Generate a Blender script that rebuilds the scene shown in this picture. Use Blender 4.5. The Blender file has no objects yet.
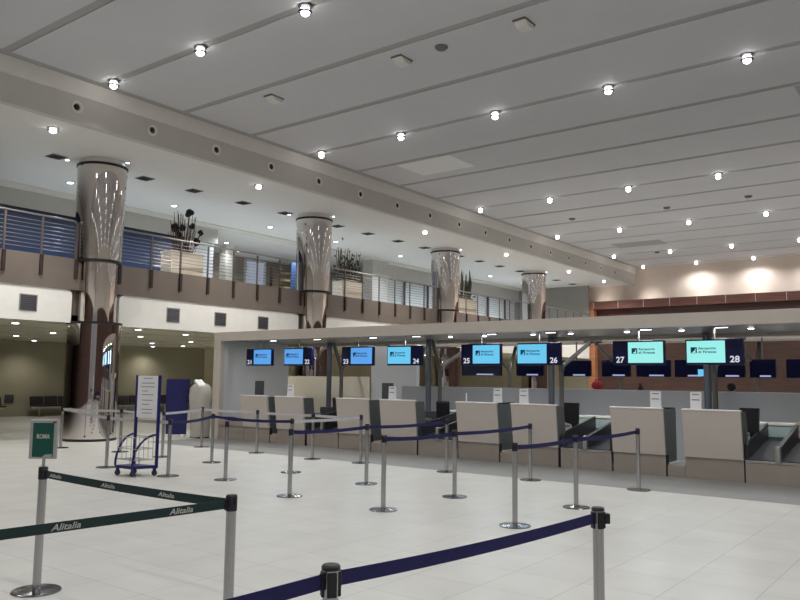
import bpy, bmesh, math, random
from mathutils import Vector, Matrix
random.seed(7)
S = bpy.context.scene
COL = S.collection
PI = math.pi
ORD = ['first','second','third','fourth','fifth','sixth','seventh','eighth','ninth','tenth','eleventh','twelfth',
       'thirteenth','fourteenth','fifteenth','sixteenth','seventeenth','eighteenth','nineteenth','twentieth']

# ------------------------------------------------------------------ materials
def lin(c):
    return tuple((v/255/12.92 if v/255 <= .04045 else ((v/255+.055)/1.055)**2.4) for v in c)
def mat(name, rgb, rough=.5, metal=0., noise=0., nscale=4., coat=0., bump=0., spec=.5):
    m = bpy.data.materials.new(name); m.use_nodes = True
    nt = m.node_tree; b = nt.nodes['Principled BSDF']
    col = lin(rgb) + (1,)
    b.inputs['Roughness'].default_value = rough
    b.inputs['Metallic'].default_value = metal
    b.inputs['Coat Weight'].default_value = coat
    b.inputs['Specular IOR Level'].default_value = spec
    b.inputs['Base Color'].default_value = col
    if noise or bump:
        tc = nt.nodes.new('ShaderNodeTexCoord'); n = nt.nodes.new('ShaderNodeTexNoise')
        n.inputs['Scale'].default_value = nscale; n.inputs['Detail'].default_value = 4
        nt.links.new(tc.outputs['Object'], n.inputs['Vector'])
        if noise:
            r = nt.nodes.new('ShaderNodeValToRGB')
            r.color_ramp.elements[0].position = .3; r.color_ramp.elements[1].position = .7
            r.color_ramp.elements[0].color = tuple(v*(1-noise) for v in col[:3])+(1,)
            r.color_ramp.elements[1].color = tuple(min(1, v*(1+noise)) for v in col[:3])+(1,)
            nt.links.new(n.outputs['Fac'], r.inputs['Fac']); nt.links.new(r.outputs['Color'], b.inputs['Base Color'])
        if bump:
            bp = nt.nodes.new('ShaderNodeBump'); bp.inputs['Strength'].default_value = bump
            nt.links.new(n.outputs['Fac'], bp.inputs['Height']); nt.links.new(bp.outputs['Normal'], b.inputs['Normal'])
    return m
def emit(name, rgb, strength):
    m = bpy.data.materials.new(name); m.use_nodes = True
    nt = m.node_tree; b = nt.nodes['Principled BSDF']
    b.inputs['Base Color'].default_value = (.02,.02,.02,1)
    b.inputs['Emission Color'].default_value = lin(rgb)+(1,)
    b.inputs['Emission Strength'].default_value = strength
    return m
def floor_mat(name, rgb, joint, size, rough, var=.06):
    m = bpy.data.materials.new(name); m.use_nodes = True
    nt = m.node_tree; b = nt.nodes['Principled BSDF']
    tc = nt.nodes.new('ShaderNodeTexCoord')
    mp = nt.nodes.new('ShaderNodeMapping'); mp.inputs['Location'].default_value = (2.05, .05, 0)
    br = nt.nodes.new('ShaderNodeTexBrick')
    br.offset = 0; br.squash = 1
    br.inputs['Scale'].default_value = 1
    br.inputs['Brick Width'].default_value = size; br.inputs['Row Height'].default_value = size
    br.inputs['Mortar Size'].default_value = .003; br.inputs['Mortar Smooth'].default_value = .3
    c = lin(rgb)
    br.inputs['Color1'].default_value = tuple(v*(1-var) for v in c)+(1,)
    br.inputs['Color2'].default_value = tuple(v*(1+var) for v in c)+(1,)
    br.inputs['Mortar'].default_value = lin(joint)+(1,)
    nt.links.new(tc.outputs['Object'], mp.inputs['Vector']); nt.links.new(mp.outputs['Vector'], br.inputs['Vector'])
    n = nt.nodes.new('ShaderNodeTexNoise'); n.inputs['Scale'].default_value = 2.2; n.inputs['Detail'].default_value = 6
    nt.links.new(tc.outputs['Object'], n.inputs['Vector'])
    mx = nt.nodes.new('ShaderNodeMix'); mx.data_type = 'RGBA'; mx.blend_type = 'MULTIPLY'; mx.inputs['Factor'].default_value = .22
    nt.links.new(br.outputs['Color'], mx.inputs['A']); nt.links.new(n.outputs['Fac'], mx.inputs['B'])
    nt.links.new(mx.outputs['Result'], b.inputs['Base Color'])
    b.inputs['Roughness'].default_value = rough
    b.inputs['Specular IOR Level'].default_value = .4
    return m
def wood_mat(name, rgb, rough):
    m = bpy.data.materials.new(name); m.use_nodes = True
    nt = m.node_tree; b = nt.nodes['Principled BSDF']
    tc = nt.nodes.new('ShaderNodeTexCoord'); mp = nt.nodes.new('ShaderNodeMapping')
    mp.inputs['Scale'].default_value = (.7, .7, 9)
    n = nt.nodes.new('ShaderNodeTexNoise'); n.inputs['Scale'].default_value = 1.5; n.inputs['Detail'].default_value = 5
    r = nt.nodes.new('ShaderNodeValToRGB'); c = lin(rgb)
    r.color_ramp.elements[0].color = tuple(v*.7 for v in c)+(1,); r.color_ramp.elements[0].position = .3
    r.color_ramp.elements[1].color = tuple(v*1.25 for v in c)+(1,); r.color_ramp.elements[1].position = .7
    nt.links.new(tc.outputs['Object'], mp.inputs['Vector']); nt.links.new(mp.outputs['Vector'], n.inputs['Vector'])
    nt.links.new(n.outputs['Fac'], r.inputs['Fac']); nt.links.new(r.outputs['Color'], b.inputs['Base Color'])
    b.inputs['Roughness'].default_value = rough
    return m

M = dict(
 floor=floor_mat('pale_stone_tiles', (208,208,202), (158,158,153), .6, .38, .03),
 band=floor_mat('grey_stone_band', (140,140,138), (120,120,118), .6, .42, .03),
 ceil=mat('ceiling_panel_paint', (208,208,212), .7, noise=.02, nscale=1.2),
 groove=mat('ceiling_groove', (172,171,170), .8),
 white=mat('warm_white_plaster', (222,216,206), .75, noise=.02),
 cornice=mat('cornice_lighter_tone', (236,232,226), .7, noise=.02),
 fascia=mat('fascia_plaster', (204,200,194), .75, noise=.02),
 farwall=mat('far_wall_plaster', (212,198,186), .8, noise=.02),
 mezzceil=mat('mezzanine_ceiling_paint', (232,229,226), .8, noise=.015),
 parapet=mat('parapet_white_paint', (240,238,232), .6, noise=.02),
 slab=mat('slab_edge_brown_metal', (128,118,110), .38, .35, noise=.08, nscale=1.0),
 wood=wood_mat('red_brown_wood', (80,57,49), .45),
 woodedge=wood_mat('orange_wood_edge', (190,128,92), .45),
 darkwood=wood_mat('dark_red_wood', (82,36,30), .5),
 greenwall=mat('olive_wall_paint', (156,151,130), .85, noise=.05, nscale=.6),
 beige=mat('beige_wall_paint', (202,194,172), .8, noise=.03),
 lowceil=mat('low_ceiling_paint', (190,186,166), .8),
 mezzwall=mat('mezzanine_wall_paint', (186,182,176), .8, noise=.02),
 bluewin=mat('blue_shutter', (40,62,104), .45),
 darkblue=mat('dark_shutter_head', (22,26,46), .5),
 whiteblind=mat('white_blind', (235,238,240), .6),
 chrome=mat('polished_chrome', (214,208,205), .03, 1.),
 brushed=mat('brushed_steel', (182,180,178), .28, 1.),
 steel=mat('satin_steel_pole', (172,172,174), .22, 1.),
 black=mat('black_plastic', (16,16,22), .4),
 darkring=mat('black_ring_trim', (20,18,20), .45),
 head=mat('dark_belt_head', (38,34,46), .3, .3),
 navy=mat('navy_belt_fabric', (18,15,76), .8, bump=.05, nscale=200),
 pale=mat('pale_grey_belt_fabric', (176,174,178), .6),
 green=mat('dark_green_belt_fabric', (16,44,44), .8, bump=.05, nscale=200),
 letter=mat('white_lettering', (178,178,174), .6),
 railsteel=mat('rail_steel', (150,146,144), .35, .8),
 bracket=mat('brown_bracket_metal', (66,56,52), .45, .5),
 desk=mat('desk_front_laminate', (192,184,176), .5, noise=.015),
 deskedge=mat('desk_white_edge', (236,232,226), .4),
 deskside=mat('desk_side_grey', (88,92,92), .4),
 desktop=mat('desk_worktop_grey', (120,120,118), .5),
 plinth=mat('brushed_plinth_metal', (160,151,142), .38, .25, noise=.05, nscale=2),
 gap=mat('black_gap', (14,13,14), .7),
 conveyor=mat('conveyor_belt_rubber', (28,32,40), .5),
 conveyside=mat('conveyor_side_metal', (52,52,56), .4, .3),
 housing=mat('pale_conveyor_housing', (176,196,194), .5),
 canopy=mat('canopy_laminate', (186,178,168), .6, noise=.015),
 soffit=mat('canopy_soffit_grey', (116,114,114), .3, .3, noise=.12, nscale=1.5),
 endwall=mat('end_wall_grey_blue', (202,206,208), .6),
 partition=mat('grey_partition', (168,170,174), .6),
 post=mat('blue_grey_post_paint', (98,105,114), .35, .5),
 strut=mat('grey_strut_paint', (120,118,114), .4, .5),
 tv=mat('navy_black_tv_case', (7,12,58), .3),
 tvback=mat('glossy_dark_panel', (10,14,44), .12),
 navyprint=mat('navy_print', (14,44,92), .6),
 greyprint=mat('grey_print', (126,128,136), .7),
 paper=mat('white_acrylic_notice', (226,226,228), .35),
 trolleyblue=mat('royal_blue_paint', (13,17,90), .35),
 board=mat('blue_board_print', (9,13,82), .5),
 poster=mat('dark_green_poster', (12,74,62), .35),
 frame=mat('grey_sign_frame', (176,178,178), .35, .5),
 sheet=mat('white_cover_cloth', (172,168,160), .8, bump=.2, nscale=6),
 vent=mat('dark_vent_grille', (62,60,68), .6),
 ventframe=mat('vent_frame_grey', (150,148,148), .6),
 hole=mat('nozzle_hole', (16,14,14), .8),
 ring=mat('nozzle_ring', (232,228,222), .4),
 seat=mat('dark_seat_upholstery', (34,26,38), .6),
 planter=mat('beige_planter', (196,186,168), .6, noise=.03),
 twig=mat('brown_twig', (92,72,62), .8),
 head_f=mat('dark_flower_head', (38,28,34), .9),
 leaf=mat('dull_green_leaf', (74,78,58), .7),
 hair=mat('dark_hair', (24,18,18), .6),
 skin=mat('skin', (196,150,128), .5),
 redcloth=mat('red_cloth', (150,34,48), .8),
 darkcloth=mat('dark_cloth', (40,36,44), .8),
 rubber=mat('wheel_rubber', (50,50,56), .6),
 sensor=mat('white_sensor_plastic', (224,222,218), .5),
 sensorside=mat('grey_sensor_side', (110,108,108), .6),
 hatchlight=mat('pale_hatch_paint', (238,238,238), .6), panel=mat('ceiling_panel_grey', (170,168,168), .6),
 lamp=emit('lamp_glow', (255,252,246), 14.),
 lampcool=emit('cool_lamp_glow', (236,242,255), 9.),
 strip=emit('strip_lamp_glow', (246,244,255), 6.),
 scr_blue=emit('screen_blue', (92,172,250), 1.0),
 scr_mid=emit('screen_cyan_blue', (108,212,255), 1.0),
 scr_pale=emit('screen_pale_cyan', (160,250,244), 1.05),
 scr_reflection=emit('screen_painted_reflection', (190,205,255), .8),  # glow colour for the reflections painted on the back-row screens
 doorglow=emit('lit_door_glass', (205,216,240), .5),
 numglow=emit('number_glow', (236,240,250), .9), railpost=mat('rail_post_grey', (104,98,96), .4, .6),
 basesteel=mat('queue_base_steel', (128,128,132), .2, 1.),
 hid=mat('fixture_rim', (52,50,66), .4),
)

# ------------------------------------------------------------------ mesh helpers
class MB:
    def __init__(s): s.bm = bmesh.new()
    def box(s, c, d, rot=None, bev=0):
        r = bmesh.ops.create_cube(s.bm, size=1)
        vs = r['verts']
        bmesh.ops.scale(s.bm, vec=d, verts=vs)
        if bev:
            es = list({e for v in vs for e in v.link_edges})
            rb = bmesh.ops.bevel(s.bm, geom=es, offset=bev, segments=2, affect='EDGES', profile=.5)
            vs = list({v for f in rb['faces'] for v in f.verts} | {v for v in vs if v.is_valid})
        m = Matrix.Translation(c)
        if rot is not None: m = m @ rot
        bmesh.ops.transform(s.bm, matrix=m, verts=vs)
        return s
    def span(s, a, b, bev=0):
        c = [(a[i]+b[i])/2 for i in range(3)]; d = [abs(b[i]-a[i]) for i in range(3)]
        return s.box(c, d, None, bev)
    def cyl(s, p0, p1, r, seg=16, r2=None):
        p0, p1 = Vector(p0), Vector(p1); d = p1-p0
        q = d.to_track_quat('Z', 'Y').to_matrix().to_4x4()
        bmesh.ops.create_cone(s.bm, cap_ends=True, segments=seg, radius1=r, radius2=r if r2 is None else r2, depth=d.length,
                              matrix=Matrix.Translation((p0+p1)/2) @ q)
        return s
    def tube(s, pts, r, seg=8):
        pts = [Vector(p) for p in pts]; rings = []
        n = len(pts)
        for i, p in enumerate(pts):
            t = (pts[min(i+1, n-1)]-pts[max(i-1, 0)]).normalized()
            a = Vector((0,0,1)) if abs(t.z) < .95 else Vector((1,0,0))
            u = t.cross(a).normalized(); v = t.cross(u)
            rings.append([s.bm.verts.new(p + r*(math.cos(2*PI*k/seg)*u + math.sin(2*PI*k/seg)*v)) for k in range(seg)])
        for i in range(n-1):
            for k in range(seg):
                s.bm.faces.new((rings[i][k], rings[i][(k+1)%seg], rings[i+1][(k+1)%seg], rings[i+1][k]))
        s.bm.faces.new(rings[0]); s.bm.faces.new(rings[-1][::-1])
        return s
    def lathe(s, prof, seg=32, c=(0,0,0)):
        rings = []
        for r, z in prof:
            if r < 1e-5: rings.append([s.bm.verts.new((c[0], c[1], c[2]+z))])
            else: rings.append([s.bm.verts.new((c[0]+r*math.cos(2*PI*k/seg), c[1]+r*math.sin(2*PI*k/seg), c[2]+z)) for k in range(seg)])
        for a, b in zip(rings, rings[1:]):
            for k in range(seg):
                k2 = (k+1) % seg
                if len(a) == 1 and len(b) == 1: continue
                if len(a) == 1: s.bm.faces.new((a[0], b[k2], b[k]))
                elif len(b) == 1: s.bm.faces.new((a[k], a[k2], b[0]))
                else: s.bm.faces.new((a[k], a[k2], b[k2], b[k]))
        return s
    def prism(s, poly, vec):
        vec = Vector(vec)
        a = [s.bm.verts.new(p) for p in poly]; b = [s.bm.verts.new(Vector(p)+vec) for p in poly]
        n = len(a)
        s.bm.faces.new(a[::-1]); s.bm.faces.new(b)
        for i in range(n): s.bm.faces.new((a[i], a[(i+1)%n], b[(i+1)%n], b[i]))
        return s
    def sphere(s, c, r, sc=(1,1,1), seg=16):
        m = Matrix.Translation(c) @ Matrix.Diagonal((sc[0], sc[1], sc[2], 1))
        bmesh.ops.create_uvsphere(s.bm, u_segments=seg, v_segments=max(6, seg//2), radius=r, matrix=m); return s
    def build(s, name, m, parent=None, smooth=False, kind=None):
        bmesh.ops.recalc_face_normals(s.bm, faces=s.bm.faces[:])
        me = bpy.data.meshes.new(name); s.bm.to_mesh(me); s.bm.free()
        me.materials.append(M[m] if isinstance(m, str) else m)
        if smooth:
            for p in me.polygons: p.use_smooth = True
            try: me.set_sharp_from_angle(angle=math.radians(40))
            except Exception: pass
        o = bpy.data.objects.new(name, me); COL.objects.link(o)
        if parent: o.parent = parent
        if kind: o['kind'] = kind
        return o
def text_obj(name, txt, size, m, parent, mtx, width=None, shear=0., ext=.001, align='LEFT', bold=0.):
    cu = bpy.data.curves.new('t', 'FONT'); cu.body = txt; cu.size = size; cu.shear = shear; cu.extrude = ext
    cu.align_x = align; cu.offset = bold; cu.resolution_u = 3
    o = bpy.data.objects.new('t', cu); COL.objects.link(o)
    dg = bpy.context.evaluated_depsgraph_get(); dg.update()
    me = bpy.data.meshes.new_from_object(o.evaluated_get(dg))
    bpy.data.objects.remove(o); bpy.data.curves.remove(cu)
    if width:
        xs = [v.co.x for v in me.vertices]; k = width/(max(xs)-min(xs))
        for v in me.vertices: v.co.x *= k
    me.transform(mtx); me.materials.clear(); me.materials.append(M[m]); me.name = name
    r = bpy.data.objects.new(name, me); COL.objects.link(r); r.parent = parent
    return r
FACE_Y = Matrix.Rotation(PI/2, 4, 'X')                  # lettering facing -Y
def tag(o, label, cat, group=None, kind=None):
    o['label'] = label; o['category'] = cat
    if group: o['group'] = group
    if kind: o['kind'] = kind
    return o
def thing(name, label, cat, loc=(0,0,0), rz=0, group=None):
    o = bpy.data.objects.new(name, None); COL.objects.link(o)
    o.location = loc; o.rotation_euler = (0,0,rz); o.empty_display_size = .1
    return tag(o, label, cat, group)
def dup(root, loc, rz, label):
    r = root.copy(); COL.objects.link(r); r.location = loc; r.rotation_euler = (0,0,rz); r['label'] = label
    for ch in list(root.children):
        c = ch.copy(); COL.objects.link(c); c.parent = r
        for g in list(ch.children):
            d = g.copy(); COL.objects.link(d); d.parent = c
    return r
def struct(name, mb, m, smooth=False): return mb.build(name, m, None, smooth, 'structure')
def lamp(name, typ, loc, energy, color=(1,1,1), size=.1, angle=2.4, blend=.8, target=None):
    l = bpy.data.lights.new(name, typ); l.energy = energy; l.color = color
    if typ == 'SPOT': l.spot_size = angle; l.spot_blend = blend; l.shadow_soft_size = size
    elif typ == 'POINT': l.shadow_soft_size = size
    elif typ == 'AREA': l.size = size
    o = bpy.data.objects.new(name, l); COL.objects.link(o); o.location = loc
    if target is not None: o.rotation_euler = (Vector(target)-Vector(loc)).to_track_quat('-Z', 'Y').to_euler()
    return o

# ------------------------------------------------------------------ camera (fitted to the building's own lines)
F, PITCH, ROLL, YAW = 770.2, .10273, .011683, .64863
cy, sy, cp, sp, cr, sr = math.cos(YAW), math.sin(YAW), math.cos(PITCH), math.sin(PITCH), math.cos(ROLL), math.sin(ROLL)
fwd = Vector((-sy*cp, cy*cp, sp)); right0 = Vector((cy, sy, 0)); up0 = right0.cross(fwd)
right = cr*right0 + sr*up0; up = -sr*right0 + cr*up0
cam = bpy.data.cameras.new('camera'); cam.sensor_width = 36; cam.lens = F/800*36; cam.clip_end = 200
co = bpy.data.objects.new('camera', cam); COL.objects.link(co)
mm = Matrix((right, up, -fwd)).transposed().to_4x4(); mm.translation = (0,0,1.6)
co.matrix_world = mm
S.camera = co
def px(P):
    d = Vector(P)-Vector((0,0,1.6)); z = d.dot(fwd)
    return (400+F*d.dot(right)/z, 300-F*d.dot(up)/z, z) if z > .1 else (-9999, -9999, z)
def seen(P, m=12):
    x, y, z = px(P); return z > 0 and -m < x < 800+m and -m < y < 600+m

# ------------------------------------------------------------------ setting
XW, YB, XR, YF = -30.0, -7.0, 8.0, 42.7          # back wall under the mezzanine, rear wall, right wall, far wall
XS = -18.0                                       # mezzanine edge
ZC, ZM = 8.06, 7.11
struct('floor', MB().span((XW,YB,-.1),(XR,11.55,0)).span((XW,13.5,-.1),(XR,YF,0)).span((XW,11.55,-.1),(-16.6,13.5,0)), 'floor')
struct('floor_band', MB().span((-16.6,11.55,-.1),(XR,13.5,0)), 'band')
# main ceiling: panels parted by dark grooves
mb = MB()
y0, pitch = 7.03, 2.185
ys = [y0+pitch*k for k in range(-6, 17)]
edges = [YB]+ys+[YF]
for i in range(len(edges)-1):
    a = edges[i]+(.095 if i else 0); b = edges[i+1]-(.095 if i < len(edges)-2 else 0)
    if b-a > .05: mb.span((-15.29,a,ZC),(XR,b,ZC+.09))
struct('ceiling', mb, 'ceil')
struct('ceiling_groove', MB().span((-15.6,YB,ZC+.018),(XR,YF,ZC+.2)), 'groove')
struct('trim_1', MB().span((-15.75,YB,ZM),(-15.57,YF,7.71)), 'fascia')
struct('trim_23', MB().span((-15.75,YB,7.71),(-15.545,YF,ZC+.05)), 'cornice')  # upper fascia strip, toned lighter than the face below
struct('mezzanine_ceiling', MB().span((XW,YB,ZM),(-15.75,YF,ZM+.1)), 'mezzceil')
struct('trim_2', MB().span((-22.5,YB,ZM-.05),(-21.95,41.7,ZM)), 'white')
struct('wall_far', MB().span((XW,YF,0),(XR,YF+.2,ZC+.2)), 'farwall')
struct('wall_right', MB().span((XR,YB,5.4),(XR+.2,YF,ZC+.2)), 'white')
struct('wall_right_panel', MB().span((XR,1.5,0),(XR+.2,YF,5.4)), 'wood')
struct('wall_entrance', MB().span((XR,YB,0),(XR+.2,1.5,5.4)), 'partition')
struct('wall_rear', MB().span((XW,YB-.2,5.4),(XR,YB,ZC+.2)), 'white')
struct('wall_rear_panel', MB().span((XW,YB-.2,0),(1.5,YB,5.4)), 'wood')
struct('wall_rear_entrance', MB().span((1.5,YB-.2,0),(XR,YB,5.4)), 'partition')
struct('wall_left', MB().span((XW-.2,YB,0),(XW,YF,2.95)), 'greenwall')
struct('wall_mezzanine', MB().span((XW-.2,YB,4.4),(XW,YF,ZM+.1)), 'mezzwall')
# wood-clad lower far wall with a lit cornice
struct('wall_far_panel', MB().span((XS+.25,42.3,0),(XR,YF-.02,5.8)), 'wood')
struct('trim_3', MB().span((XS+.25,41.83,5.72),(XR,41.95,6.17)), wood_mat('cornice_wood', (128,86,76), .4))
struct('trim_4', MB().span((XS-.1,41.9,0),(XS+.25,42.6,6.2)), 'woodedge')
mb = MB()
for k in range(-2, 15): mb.span((-17.75+1.44*k+2.9-.012,41.815,5.74),(-17.75+1.44*k+2.9+.012,41.83,6.14))
struct('trim_5', mb, 'ring')
struct('trim_6', MB().span((XS+.28,42.24,5.0),(-15.9,42.3,5.75)), 'darkwood')
# mezzanine slab, white band and its far end wall
COLY = [2.9, 10.9, 18.85, 26.9, 34.95]
struct('mezzanine_slab', MB().span((XW,YB,3.72),(XS+.05,41.7,4.5)), 'slab')
struct('floor_mezzanine', MB().span((XW,YB,4.5),(XS-.1,41.7,4.505)), 'floor')
for i, yc in enumerate(COLY):
    a = yc+.66; b = (COLY[i+1]-.66) if i < 4 else 41.7
    r = .14; poly = []
    for cy_, cz, a0 in ((b-r,3.72-r,0),(a+r,3.72-r,PI/2)):
        for k in range(5):
            t = a0+PI/2*k/4; poly.append((XS-.12, cy_+r*math.cos(t), cz+r*math.sin(t)))
    poly += [(XS-.12,a,2.9),(XS-.12,b,2.9)]
    struct('trim_%d' % (7+i), MB().prism(poly, (.14,0,0)), 'parapet')
struct('trim_12', MB().span((XS-.3,YB,2.91),(XS-.12,41.7,3.72)), 'slab')
struct('low_ceiling', MB().span((XW,YB,2.93),(XS-.12,YF,3.1)), 'lowceil')
mb = MB()
for x in (-19.2,-21.4,-23.6,-25.8,-28.0): mb.span((x-.35,YB,2.912),(x+.35,YF,2.93))
struct('low_ceiling_beam', mb, 'lowceil')
struct('wall_mezzanine_end', MB().span((XW,41.7,4.5),(XS,41.85,ZM)), mat('end_wall_grey', (150,146,140), .8))
struct('wall_under_mezzanine', MB().span((XW,42.45,0),(XS-.1,42.69,3.0)), 'beige')
# fronts on the mezzanine: bulkheads, shutters, pillar, open lounge
struct('trim_13', MB().span((-22.75,YB,6.54),(-22.5,18.42,ZM)), 'mezzwall')
struct('trim_14', MB().span((-22.75,28.2,6.38),(-22.5,41.7,ZM)), 'mezzwall')
struct('trim_15', MB().span((-22.7,27.05,4.5),(-22.1,28.2,ZM)), 'mezzwall')
struct('wall_lounge', MB().span((-27.2,16,4.5),(-27,41.7,ZM)), mat('lounge_wall', (140,132,120), .6))
struct('wall_lounge_side', MB().span((-27,18.25,4.5),(-22.75,18.42,ZM)), 'mezzwall')
def louvre(name, ya, yb, za, zb, m, n, x=-22.7):
    mb = MB().span((x-.1,ya,za),(x-.06,yb,zb))
    for k in range(n):
        z = za+(k+.5)*(zb-za)/n
        mb.box((x-.03,(ya+yb)/2,z),(.02,yb-ya,(zb-za)/n*.86), Matrix.Rotation(.35,4,'Y'))
    return struct(name, mb, m)
louvre('window_1', YB, 16.95, 4.5, 6.54, 'bluewin', 16)
louvre('window_2', 17.0, 18.42, 4.5, 6.54, 'whiteblind', 16)
struct('trim_16', MB().span((-22.68,YB,6.4),(-22.5,16.95,6.54)), 'darkblue')
louvre('window_3', 28.3, 34.2, 4.5, 6.38, 'whiteblind', 14)
louvre('window_4', 34.3, 41.6, 4.5, 6.38, 'whiteblind', 14)
mb = MB()
for y in (28.25,30.2,32.2,34.25,36.2,38.2,40.2): mb.span((-22.66,y-.04,4.5),(-22.58,y+.04,6.38))
struct('trim_17', mb, 'vent')
# lounge interior behind the railing
d1 = MB().span((-26.98,23.75,4.5),(-26.9,24.8,6.95)).build('door_1', 'doorglow', None, False, 'structure')
mb = MB()
for y in (23.7,24.85): mb.span((-26.98,y-.05,4.5),(-26.84,y+.05,7.0))
mb.span((-26.98,23.65,6.95),(-26.84,24.9,7.05)); struct('trim_18', mb, 'paper')
struct('trim_19', MB().span((-25.3,20.85,4.5),(-24.9,21.3,ZM)), 'white')
struct('trim_20', MB().span((-26.98,25.3,4.5),(-26.8,28.8,6.9)), mat('brown_lounge_panel', (128,112,96), .5))
mb = MB()
for z in (5.9,6.25,6.6): mb.span((-26.8,25.8,z),(-26.5,28.4,z+.06))
shelf = tag(mb.build('wall_shelf', mat('pale_shelf', (208,196,150), .5)), 'pale shelves on the lounge wall behind the balcony rail', 'shelf')
bn = thing('roll_up_banner', 'slim blue banner standing in the lounge behind the second chrome column', 'banner', (-24.5,24.6,4.5))
MB().box((0,0,1.16),(.04,.75,2.2),bev=.01).build('banner_panel', mat('banner_blue', (70,104,160), .6), bn)
MB().box((0,0,.035),(.28,.8,.07),bev=.02).build('base', 'brushed', bn)

# far wall under the mezzanine: shop front openings
struct('trim_21', MB().span((-22.6,42.38,0),(-21.4,42.46,2.2)), mat('door_brown', (120,84,66), .5))
struct('wall_left_beige', MB().span((XW,24,0),(XW+.05,42.45,2.93)), 'beige')

# ------------------------------------------------------------------ mirrored columns
for i, yc in enumerate(COLY[1:]):
    names = ['closest to the viewer, left of the queue sign', 'second from the viewer, behind desks 22 and 23', 'third from the viewer, rising above desk 25', 'farthest from the viewer, rising above desk 26']
    c = thing('mirror_column', 'round polished chrome column %s' % names[i], 'column', (XS,yc,0), 0, 'chrome columns along the balcony')
    MB().lathe([(0,.05),(.64,.05),(.65,2.88),(0,2.88)], 64).build('lower_shaft', 'chrome', c, True)
    MB().lathe([(0,2.95),(.5,2.95),(.5,4.45),(0,4.45)], 64).build('middle_shaft', 'chrome', c, True)
    MB().lathe([(0,4.52),(.565,4.52),(.615,6.94),(0,6.94)], 64).build('upper_shaft', 'chrome', c, True)
    MB().cyl((0,0,6.98),(0,0,ZM),.56,48).build('collar', 'mezzceil', c, True)
    for z, r in ((0,.655),(2.88,.665),(4.45,.58),(6.92,.63)):
        MB().lathe([(0,z),(r,z),(r,z+.06),(0,z+.06)], 48).build('ring', 'darkring', c, True)

# ------------------------------------------------------------------ balcony railings
segs = [(4.0,10.28),(11.5,18.22),(19.48,26.28),(27.52,34.32),(35.58,41.6)]
nm = ['left of the first chrome column','between the first and second chrome columns','between the second and third chrome columns',
      'between the third and fourth chrome columns','beyond the fourth chrome column']
for (a, b), w in zip(segs, nm):
    x = XS+.0; c = thing('balcony_railing', 'steel balcony railing with thin horizontal bars %s' % w, 'railing', (x,a,4.5), 0, 'balcony railings')
    L = b-a
    MB().tube([(0,0,.02),(0,0,.86),(0,.03,.93),(0,.1,.95),(0,L-.1,.95),(0,L-.03,.93),(0,L,.86),(0,L,.02)], .026).build('handrail', 'railsteel', c, True)
    for k in range(8): MB().cyl((.0,.02,.13+.096*k),(.0,L-.02,.13+.096*k),.009,8).build('rail_bar', 'railsteel', c, True)
    n = max(2, round(L/.94))
    for k in range(n+1):
        y = L*k/n
        p = MB().box((.035,y,.42),(.02,.06,.98),bev=.004).build('post', 'railpost', c)
        MB().box((.075,y,-.26),(.05,.085,.5),bev=.006).build('bracket', 'bracket', p)

# ------------------------------------------------------------------ ceiling fixtures
def make_ball(label, cat='ceiling light', group='ball spotlights on the hall ceiling'):
    t = thing('ceiling_spotlight', label, cat, (0,0,0), 0, group)
    MB().lathe([(0,.0),(.12,.0),(.125,-.02),(.09,-.03),(0,-.03)], 24).build('mount', 'hid', t, True)
    MB().lathe([(.05,-.03),(.078,-.05),(.085,-.09),(.082,-.12),(.068,-.155),(.04,-.178),(0,-.186)], 24).build('bulb', 'lamp', t, True)
    MB().lathe([(.078,-.122),(.112,-.12),(.124,-.106),(.112,-.092),(.078,-.09)], 24).build('rim', 'hid', t, True)
    return t
rows = [(-4,-3.9),(-1,2.66),(1,9.2),(4,15.75),(8,24.5),(11,31.05),(14,37.6),(16,41.85)]
proto = None
rowname = {9.2:'row nearest the viewer',15.75:'second row from the viewer',24.5:'third row from the viewer',31.05:'fourth row from the viewer',37.6:'fifth row from the viewer',41.85:'last row by the far wall'}
for k, y in rows:
    n = 0
    for j in range(9):
        P = (-14.82+2.85*j-(.12 if k == 1 and j == 0 else 0), y, ZC)
        vis = seen(P)
        if vis:
            lab = 'ball spotlight, %s from left in the hall ceiling %s' % (ORD[n], rowname[y]); n += 1
        else:
            lab = 'small bright ball spotlight on the hall ceiling outside the picture'
        proto_new = proto is None
        if proto_new: proto = make_ball(lab); proto.location = P
        else:
            r = dup(proto, P, 0, lab)
        lamp('hall_spot', 'SPOT', (P[0],P[1],ZC-.24), 215, (1,.985,.985), .1, 1.55 if j == 0 else 2.85, 1. if j == 0 else .7)
mb_light = None
for n, y in enumerate((8.65,14.8,23.07,29.2,35.55,40.0)):
    P = (-16.36,y,ZM); t = dup(proto, P, 0, 'ball spotlight under the balcony ceiling edge, %s from the left' % ORD[n]); t['group'] = 'ball spotlights along the balcony ceiling edge'; t.scale = (1,1,.62)
    lamp('balcony_spot', 'SPOT', (P[0],P[1],ZM-.24), 800, (1,.95,.89), .1, 2.5, 1.)
dl = None
def downlight(P, label, group, power, color, r=.12, m='lampcool', angle=2.5):
    global dl
    if dl is None:
        dl = thing('recessed_downlight', label, 'ceiling light', P, 0, group)
        MB().lathe([(r*.82,-.012),(r*1.12,-.012),(r*1.15,.0),(r*.82,.0)], 24).build('rim', 'hid', dl, True)
        MB().lathe([(0,-.03),(r*.5,-.026),(r*.82,-.008),(r*.82,.0),(0,.0)], 24).build('diffuser', m, dl, True)
        t = dl
    else:
        t = dup(dl, P, 0, label); t['group'] = group
    if power: lamp('downlight_spot', 'SPOT', (P[0],P[1],P[2]-.08), power, color, .08, angle, .9)
    return t
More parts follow.
